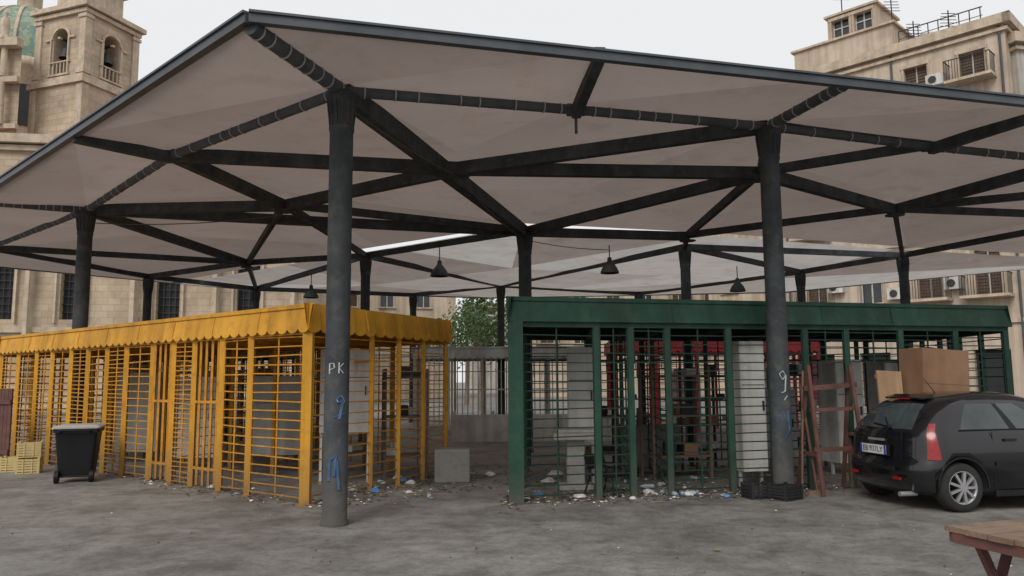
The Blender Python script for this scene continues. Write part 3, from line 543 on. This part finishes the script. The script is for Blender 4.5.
building('apartment_building',(-6,100),(6,100),12,11,[(2,5,1.2,2,'g'),(6,5,1.2,2,'s'),(9,5,1.2,2,'g')],'plaster2')
# church
ch=empty('church')
wf=[]
for s in(3,8.5,12.3,17.5,22): wf.append((s,5.2,1.3,3.6,'x'))
for s in(5.5,14.8,20): wf.append((s,.02,1.5,3.3,'x'))
for s in(3,9,15,21): wf.append((s,11.0,1.2,2.4,'g'))
mb=MB(); facade(mb,(-38,43),(-12.5,47),0,15.6,wf,rec=.5); facade(mb,(-12.5,47),(-12.5,60),0,15.6,[]); facade(mb,(-12.5,60),(-38,60),0,15.6,[]); mb.add([(-38,43,15.6),(-12.5,47,15.6),(-12.5,60,15.6),(-38,60,15.6)],[(0,1,2,3)],7)
d=V((25.5,4,0)).normalized(); n=V((d.y,-d.x,0)); p=V((-38,43,0))
for z,o,h in((15.6,.6,.5),(15.1,.3,.3),(10.1,.3,.35),(4.6,.2,.3),(.5,.12,1.0)): mb.beam(p+n*o/2+V((0,0,z)),p+d*25.8+n*o/2+V((0,0,z)),o,h,1)
for s in(.5,6.9,10.8,16.4,20.9,25.3):
    q=p+d*s+n*.12; mb.beam(q+V((0,0,1)),q+V((0,0,10)),.25,.9,1); mb.beam(q+V((0,0,9.4)),q+V((0,0,9.9)),.5,1.1,1)
for w in wf[:5]:
    for s0 in(w[0]-.2,w[0]+w[2]+.2): mb.beam(p+d*s0+n*.06+V((0,0,5)),p+d*s0+n*.06+V((0,0,9)),.12,.25,1)
    mb.beam(p+d*(w[0]-.4)+n*.1+V((0,0,9.0)),p+d*(w[0]+1.7)+n*.1+V((0,0,9.0)),.3,.25,1)
mb.obj('nave_wall',[M['sand'],M['sandtrim'],M['glass'],M['shut'],M['dark'],M['wframe'],M['iron'],M['tile']],ch)
mb=MB(); facade(mb,(-38.6,47),(-30.0,46.5),15.6,22.2,[(6.6,17.5,.9,2,'x')],rec=.5)
for z,o,h in((22.2,.6,.5),(19.9,.4,.35),(17,.3,.3)): mb.beam((-38.6,46.8-o/2,z),(-29.8,46.3-o/2,z),o,h,1)
for x in(-36,-34.2,-32.5,-30.8):
    mb.cyl((x,46.0,17.1),(x,46.0,19.7),.24,.2,12,1); mb.cyl((x,46.1,20.1),(x,46.1,22.0),.2,.17,12,1)
    mb.lathe((x,46.0,22.4),[(.3,0),(.3,.25),(.2,.3),(.28,.8),(.24,1.3),(.1,1.5),(.14,1.62),(.12,1.8),(.0,1.88)],10,1)
mb.add([(-35.6,46.2,22.4),(-30.2,46.2,22.4),(-32.8,46.2,24.3),(-35.6,47.2,22.4),(-30.2,47.2,22.4),(-32.8,47.2,24.3)],[(0,1,2),(1,4,5,2),(0,2,5,3)],1)
mb.obj('ornate_front',[M['sand'],M['sandtrim'],M['glass'],M['shut'],M['dark']],ch)
def dome_mat():
    m=bpy.data.materials.new('majolica'); m.use_nodes=True; N=m.node_tree.nodes; L=m.node_tree.links; b=N['Principled BSDF']; b.inputs['Roughness'].default_value=.6
    tc=N.new('ShaderNodeTexCoord'); vo=N.new('ShaderNodeTexVoronoi'); vo.inputs['Scale'].default_value=3.2; L.new(tc.outputs['Object'],vo.inputs['Vector'])
    r=N.new('ShaderNodeValToRGB'); e=r.color_ramp.elements; e[0].color=(.11,.20,.16,1); e[1].color=(.33,.33,.22,1); x=e.new(.4); x.color=(.16,.24,.19,1); x=e.new(.6); x.color=(.22,.28,.20,1)
    sp=N.new('ShaderNodeSeparateColor'); L.new(vo.outputs['Color'],sp.inputs[0]); L.new(sp.outputs[0],r.inputs['Fac']); L.new(r.outputs['Color'],b.inputs['Base Color']); return m
mb=MB(); dx,dy=-39.6,62
mb.lathe((dx,dy,0),[(5.2,15),(5.2,25.4),(5.6,25.6),(5.6,26.2),(5.1,26.4)],32,0)
prof=[(5.0*math.cos(t*math.pi/2/12),26.4+5.6*math.sin(t*math.pi/2/12)) for t in range(13)]
mb.lathe((dx,dy,0),prof,48,1)
for k in range(16):
    t=k*math.pi/8; pts=[V((dx+math.cos(t)*(r_+.06),dy+math.sin(t)*(r_+.06),z_)) for r_,z_ in prof]
    for a,b in zip(pts,pts[1:]): mb.beam(a,b,.22,.12,0)
    q=t+math.pi/16; mb.box((dx+math.cos(q)*5.25,dy+math.sin(q)*5.25,22.5),(.1,1.0,3.2),q,2)
mb.lathe((dx,dy,31.8),[(.9,0),(.9,2),(1.1,2.1),(.8,2.6),(.1,3.4)],12,0)
mb.obj('dome',[M['sandtrim'],dome_mat(),M['dark']],ch)
# bell tower
bt=empty('bell_tower',(-27.6,49.5,0),R(70))
def tower_box(c,s,name,mt,cuts=[]):
    mb=MB(); mb.box(c,s); o=mb.obj(name,[mt],bt)
    for k,cm in enumerate(cuts):
        me=cm.obj('cut',[M['dark']],bt); md=o.modifiers.new('c%d'%k,'BOOLEAN'); md.object=me; md.solver='EXACT'
        bpy.context.view_layer.update()
    if cuts:
        dg=bpy.context.evaluated_depsgraph_get(); nm=bpy.data.meshes.new_from_object(o.evaluated_get(dg)); o.modifiers.clear(); o.data=nm
        for c_ in [x for x in bpy.data.objects if x.name.startswith('cut')]: bpy.data.objects.remove(c_)
    return o
w=4.3; zb=.25
tower_box((0,0,9.9+zb),(w,w,19.8),'shaft',M['sand'])
cuts=[]
for ax in(0,1):
    cm=MB(); hw=.62; zt=22.9+zb; prof=[(-hw,20.5+zb),(hw,20.5+zb),(hw,zt)]+[(hw*math.cos(math.pi*k/12),zt+hw*math.sin(math.pi*k/12)) for k in range(1,12)]+[(-hw,zt)]
    vs=[((a,-4,z) if ax==0 else (-4.001,-a,z)) for a,z in prof]+[((a,4,z) if ax==0 else (4.001,-a,z)) for a,z in prof]; k=len(prof)
    cm.add(vs,[list(range(k)),list(range(k,2*k))[::-1]]+[(i,k+i,k+(i+1)%k,(i+1)%k) for i in range(k)]); cuts.append(cm)
tower_box((0,0,22.35+zb),(w-.3,w-.3,4.7),'belfry',M['sand'],cuts)
mb=MB()
for z,s,h in((19.9,w+.4,.3),(20.2,w+.1,.25),(24.8,w+.5,.3),(24.45,w+.1,.25),(16.3,w+.2,.3),(8,w+.2,.3)): mb.box((0,0,z+zb),(s,s,h))
for sx in(-1,1):
    for sy in(-1,1): mb.box((sx*(w/2-.28),sy*(w/2-.28),22.35+zb),(.5,.5,4.1)); mb.box((sx*(w/2-.28),sy*(w/2-.28),24.1+zb),(.66,.66,.2)); mb.box((sx*(w/2-.28),sy*(w/2-.28),20.55+zb),(.66,.66,.3)); mb.box((sx*(w/2-.2),sy*(w/2-.2),18.1+zb),(.5,.5,3.2))
for t in range(4):
    Rm=Matrix.Rotation(t*math.pi/2,3,'Z'); zt=22.9+zb
    for k in range(13):
        a0=math.pi*k/13;a1=math.pi*(k+1)/13; y=-(w-.3)/2-.05
        mb.beam(Rm@V((.74*math.cos(a0),y,zt+.74*math.sin(a0))),Rm@V((.74*math.cos(a1),y,zt+.74*math.sin(a1))),.1,.18)
    for sx in(-.74,.74): mb.beam(Rm@V((sx,-(w-.3)/2-.05,20.5+zb)),Rm@V((sx,-(w-.3)/2-.05,zt)),.18,.1)
    mb.box(Rm@V((0,-(w-.3)/2-.08,zt)),(.2,.2,.12)); 
    for sx in(-.98,.98): mb.box(Rm@V((sx,-(w-.3)/2-.05,zt)),(.5 if t%2==0 else .14,.14 if t%2==0 else .5,.14))
    for q in range(6): mb.box(Rm@V(((q-2.5)*.3,-(w-.3)/2-.08,20.95+zb)),(.07,.07,.7))
    mb.box(Rm@V((0,-(w-.3)/2-.08,21.33+zb)),(1.8 if t%2==0 else .14,.14 if t%2==0 else 1.8,.08))
    mb.box(Rm@V((0,-(w-.3)/2-.06,20.5+zb)),(1.8 if t%2==0 else .2,.2 if t%2==0 else 1.8,.12))
mb.box((0,0,26.1),(w-1.6,w-1.6,2.2)); mb.box((0,0,27.2),(w-1.2,w-1.2,.2)); mb.lathe((0,0,27.2),[(1.3,0),(1.2,.6),(.9,1.3),(.4,1.8),(.05,2.4)],16)
mb.obj('mouldings',[M['sandtrim']],bt)
mb=MB()
for x,y in((0,-1.6),(0,1.6),(1.6,0),(-1.6,0)):
    mb.lathe((x,y,22.1+zb),[(.42,-.35),(.38,-.25),(.27,.05),(.22,.28),(.12,.4),(.02,.42)],16); mb.cyl((x,y,22.5+zb),(x,y,22.9+zb),.03,n=6)
mb.beam((-2,0,22.9+zb),(2,0,22.9+zb),.12,.12); mb.beam((0,-2,22.9+zb),(0,2,22.9+zb),.12,.118); mb.obj('bells',[M['iron']],bt)
def tree(loc,h,cr):
    e=empty('tree',loc); mb=MB(); mb.cyl((0,0,0),(.1,0,h*.5),.16,.1,10)
    cl=[]
    for k in range(9):
        a=k*2.4; rr=cr*random.uniform(.3,.85); t=V((math.cos(a)*rr,math.sin(a)*rr,h*random.uniform(.5,.92))); mb.cyl((.08,0,h*.42+k*.03),t,.06,.02,6); cl.append(t)
    cl.append(V((0,0,h*.9))); mb.obj('trunk',[M['wood']],e)
    mb=MB()
    for c in cl:
        for k in range(300):
            p=c+V([random.gauss(0,.36) for _ in range(3)])*cr*.62; s=random.uniform(.07,.14); a=V([random.gauss(0,1) for _ in range(3)]).normalized(); b=a.orthogonal().normalized(); q=a.cross(b)
            mb.add([p-b*s,p+q*s*.5,p+b*s,p-q*s*.5],[(0,1,2,3)],random.randrange(3))
    mb.obj('foliage',[mat('leaf_%d'%i,c,.6,0,.3,2,trans=.35) for i,c in enumerate([(.07,.13,.04),(.10,.16,.05),(.05,.09,.035)])],e)
tree((-1.7,42,0),6.6,2.0); tree((-3.0,52,0),6.8,2.2)
# ---------------------------------------------------------------- car
def car(loc,rz):
    e=empty('parked_car',loc,rz)
    paint=mat('car_paint_black',(.006,.006,.008),.25,.0,.15,2,coat=.75,spec=.35)
    glass=mat('car_glass',(.055,.066,.07),.04,0,.5,1.2,spec=.6); blk=M['black']
    red=mat('tail_light_red',(.28,.008,.01),.25,0,.3,20,coat=.3); silver=mat('alloy_silver',(.42,.42,.43),.35,.6,.1,4); tyre=mat('tyre',(.02,.02,.02),.85,0,.3,6); wht=mat('plate_white',(.6,.62,.62),.4); blu=mat('plate_blue',(.02,.06,.35),.4)
    sl=[(.19,.14,3.40,.74,.25),(.24,.06,3.48,.79,.28),(.34,.01,3.56,.815,.36),(.46,-.01,3.58,.825,.38),(.55,-.005,3.57,.83,.38),(.59,.03,3.55,.83,.37),(.70,.045,3.48,.828,.37),(.80,.055,3.33,.818,.36),(.88,.07,2.98,.80,.35),(.93,.085,2.80,.782,.34),(.965,.105,2.70,.762,.33),(1.06,.18,2.54,.728,.32),(1.17,.275,2.34,.682,.32),(1.27,.40,2.12,.628,.31),(1.325,.52,1.98,.585,.30),(1.365,.70,1.84,.525,.28),(1.40,.95,1.68,.42,.24),(1.415,1.12,1.54,.26,.12)]
    zg0,zg1=.96,1.28
    fr=[.0,.09,.16,.34,.47,.53,.66,.80,.93,1.0]
    def outline(z,xr,xf,w,r):
        pts=[]
        for k in range(5): pts.append((xr+ .065*(k/4)**2,(w-r)*k/4))
        x0=xr+.065
        for k in range(1,6): t=math.pi/2*k/6; pts.append((x0+r*(1-math.cos(t)),w-r+r*math.sin(t)))
        xa=x0+r; rf=min(r*1.3,.42); xb=xf-rf
        if xb<xa+.05: xb=xa+.05
        for f in fr: pts.append((xa+(xb-xa)*f,w-.03*abs(f-.45)))
        for k in range(1,6): t=math.pi/2*k/6; pts.append((xb+rf*math.sin(t),(w-.02-r)+r*math.cos(t)))
        for k in range(5): pts.append((xb+rf,(w-.02-r)*(1-k/4))) 
        full=pts+[(x,-y) for x,y in pts[-2:0:-1]]
        return [(x,y,z) for x,y in full]
    vs=[]
    for s in sl:
        o=outline(*s); n=len(o); vs+=o
    half=len(fr)+20
    mb=MB(); mb.v=[tuple(v) for v in vs]
    for k in range(len(sl)-1):
        zm=(sl[k][0]+sl[k+1][0])/2
        for i in range(n):
            j=(i+1)%n; ii=i if i<half-1 else (n-1-i); mi=0
            if zg0<zm<zg1:
                if ii<5: mi=1
                elif 9<=ii<18:
                    q=ii-9
                    if q in(2,3,4,6,7): mi=1
                    if q in (5,): mi=2
                elif ii>=20: mi=1
            if zm<.24: mi=2
            mb.f.append([k*n+i,k*n+j,(k+1)*n+j,(k+1)*n+i]); mb.m.append(mi); mb.sm.append(True)
    mb.f.append(list(range(n))); mb.m.append(2); mb.sm.append(False)
    mb.f.append(list(range((len(sl)-1)*n,len(sl)*n))[::-1]); mb.m.append(0); mb.sm.append(True)
    body=mb.obj('body',[paint,glass,blk],e)
    wx=(.60,2.88); cm=MB()
    for x in wx:
        for sy in(-1,1): cm.cyl((x,sy*.55,.30),(x,sy*1.0,.30),.335,n=36)
    cut=cm.obj('wheel_well_cut',[blk],e); bpy.context.view_layer.update()
    for ob in(body,cut):
        bm=bmesh.new(); bm.from_mesh(ob.data); bmesh.ops.remove_doubles(bm,verts=bm.verts,dist=1e-5); bmesh.ops.recalc_face_normals(bm,faces=bm.faces); bm.to_mesh(ob.data); bm.free()
    md=body.modifiers.new('w','BOOLEAN'); md.object=cut; md.solver='EXACT'; bpy.context.view_layer.update()
    dg=bpy.context.evaluated_depsgraph_get(); nm=bpy.data.meshes.new_from_object(body.evaluated_get(dg)); body.modifiers.clear(); body.data=nm; bpy.data.objects.remove(cut)
    for x in wx:
        for sy in(-1,1):
            w_=MB(); Yo=sy*.715
            w_.lathe((x,Yo,.29),[(.19,-.09),(.255,-.095),(.285,-.07),(.29,0),(.285,.07),(.255,.095),(.19,.09)],36,0,'Y')
            f=sy*.075
            w_.lathe((x,Yo,.29),[(.195,f*1.2),(.19,f*1.25),(.175,f*.9),(.17,-f)],32,1,'Y'); 
            w_.lathe((x,Yo,.29),[(.17,f*.1),(.0,f*.1)],24,2,'Y')
            for k in range(9):
                t=k*2*math.pi/9; p=V((math.cos(t),0,math.sin(t)))
                w_.beam(V((x,Yo+f*1.15,.29))+p*.03,V((x,Yo+f*1.05,.29))+p*.18,.035,.03,1)
            w_.cyl((x,Yo+f*.8,.29),(x,Yo+f*1.4,.29),.05,n=16,mi=1)
            w_.obj('wheel',[tyre,silver,blk],e)
    D=MB()
    D.box((-.012+.03,0,.70),(.03,.56,.14),0,3)
    D.box((.0,0,.70),(.008,.50,.11),0,4); D.box((-.005,.235,.70),(.004,.035,.108),0,5); D.box((-.005,-.235,.70),(.004,.035,.108),0,5)
    D.box((-.012,0,.49),(.03,.8,.045),0,3)
    for sy in(-1,1):
        D.beam((.060,sy*.44,.60),(.11,sy*.42,.95),.008,.010,3)
        pts=[]
        for z,xr,w,r in((.62,.034,.83,.37),(.72,.048,.826,.37),(.80,.055,.818,.36),(.88,.07,.80,.35),(.955,.10,.768,.333),(1.04,.163,.736,.322)):
            row=[]
            for k in range(7):
                t=math.pi/2*(.50+(.26-.12*(z-.62)/.42)*k/6); row.append(V((xr+.065+r*(1-math.cos(t))-.012*math.cos(t),sy*(w-r+(r+.012)*math.sin(t)),z)))
            pts.append(row)
        vv=[p for row in pts for p in row]; D.add(vv,[(a*7+b,a*7+b+1,(a+1)*7+b+1,(a+1)*7+b) for a in range(5) for b in range(6)],6,True)
        D.lathe((2.12,sy*.88,1.01),[(.001,-.1),(.06,-.09),(.08,0),(.06,.09),(.001,.1)],12,0,'Y')
        D.beam((2.14,sy*.74,.97),(2.12,sy*.84,.99),.05,.04,3)
        D.beam((1.05,sy*.833,.56),(2.5,sy*.833,.56),.012,.05,3); D.beam((1.05,sy*.78,.21),(2.45,sy*.78,.21),.04,.07,3)
        for x in(1.28,1.96): D.box((x,sy*.815,.84),(.17,.03,.03),0,0)
        for p,q in(((1.02,.835,.3),(1.05,.80,.94)),((1.80,.838,.28),(1.78,.79,.94)),((2.6,.83,.3),(2.52,.78,.88))): D.beam((p[0],sy*(p[1]-.006),p[2]),(q[0],sy*(q[1]-.004),q[2]),.008,.006,3)
        D.beam((.64,sy*.766,.962),(2.35,sy*.766,.962),.012,.015,3)
        for x in wx:
            for k in range(16):
                a0=math.pi*k/16-.05; a1=math.pi*(k+1)/16-.05
                D.beam((x+.342*math.cos(a0),sy*.818,.30+.342*math.sin(a0)),(x+.342*math.cos(a1),sy*.818,.30+.342*math.sin(a1)),.022,.018,0)
    D.beam((.10,-.2,.98),(.15,.15,1.01),.02,.02,3); D.beam((.10,-.2,.98),(.19,-.02,1.09),.015,.015,3); D.cyl((.07,-.2,.98),(.14,-.2,.98),.025,n=10,mi=3)
    D.box((.56,0,1.352),(.16,.72,.022),0,0,Matrix.Rotation(R(-14),3,'Y')); D.box((.48,0,1.328),(.01,.24,.018),0,6)
    D.cyl((.95,0,1.40),(.8,0,1.58),.006,.003,6,3); D.cyl((-.03,-.5,.2),(.2,-.5,.2),.03,n=12,mi=7)
    D.box((.052,.0,.82),(.02,.30,.028),0,7)
    D.box((.006,.42,.38),(.02,.13,.035),0,6); D.box((.006,-.42,.38),(.02,.13,.035),0,6) 
    for sy in(-1,1): D.lathe((3.30,sy*.58,.68),[(.001,-.1),(.09,-.08),(.12,0),(.09,.08),(.001,.1)],12,8,'Y')
    D.obj('trim',[paint,glass,blk,blk,wht,blu,red,silver,glass],e)
    cu=bpy.data.curves.new('plate_text','FONT'); cu.body='EB 937LY'; cu.size=.1; cu.align_x='CENTER'; cu.align_y='CENTER'; t=bpy.data.objects.new('plate_text',cu); S.collection.objects.link(t); t.parent=e; t.location=(-.0085,0,.70); t.rotation_euler=(R(90),0,R(-90)); cu.materials.append(blk)
car((4.6,10.27,0),R(11))
# ---------------------------------------------------------------- world, light, camera
w=bpy.data.worlds.new('World'); S.world=w; w.use_nodes=True; N=w.node_tree.nodes; L=w.node_tree.links; bg=N['Background']
el,az=R(42),R(205)
sk=N.new('ShaderNodeTexSky'); sk.sky_type='NISHITA'; sk.sun_disc=False; sk.sun_elevation=el; sk.sun_rotation=az; sk.dust_density=5; sk.air_density=1
mx=N.new('ShaderNodeMixRGB'); mx.inputs[0].default_value=.9; mx.inputs[2].default_value=(9.2,9.2,9.2,1); L.new(sk.outputs[0],mx.inputs[1]); L.new(mx.outputs[0],bg.inputs[0]); bg.inputs[1].default_value=.1
sd=bpy.data.lights.new('sun','SUN'); sd.energy=1.5; sd.angle=R(25); sd.color=(1,.97,.93); so=bpy.data.objects.new('sun',sd); S.collection.objects.link(so)
dirv=V((math.sin(az)*math.cos(el),math.cos(az)*math.cos(el),math.sin(el))); so.rotation_euler=dirv.to_track_quat('Z','Y').to_euler()
cd=bpy.data.cameras.new('camera'); co=bpy.data.objects.new('camera',cd); S.collection.objects.link(co); S.camera=co
cd.sensor_width=36; cd.lens=790/1024*36; cd.clip_end=2000; cd.clip_start=.05
th=math.atan(92/790); Rc=Matrix.Rotation(math.pi/2+th,4,'X')@Matrix.Rotation(R(-.4),4,'Z'); co.matrix_world=Matrix.Translation((0,0,1.6))@Rc
S.view_settings.view_transform='Standard'; S.view_settings.look='None'; S.view_settings.exposure=0
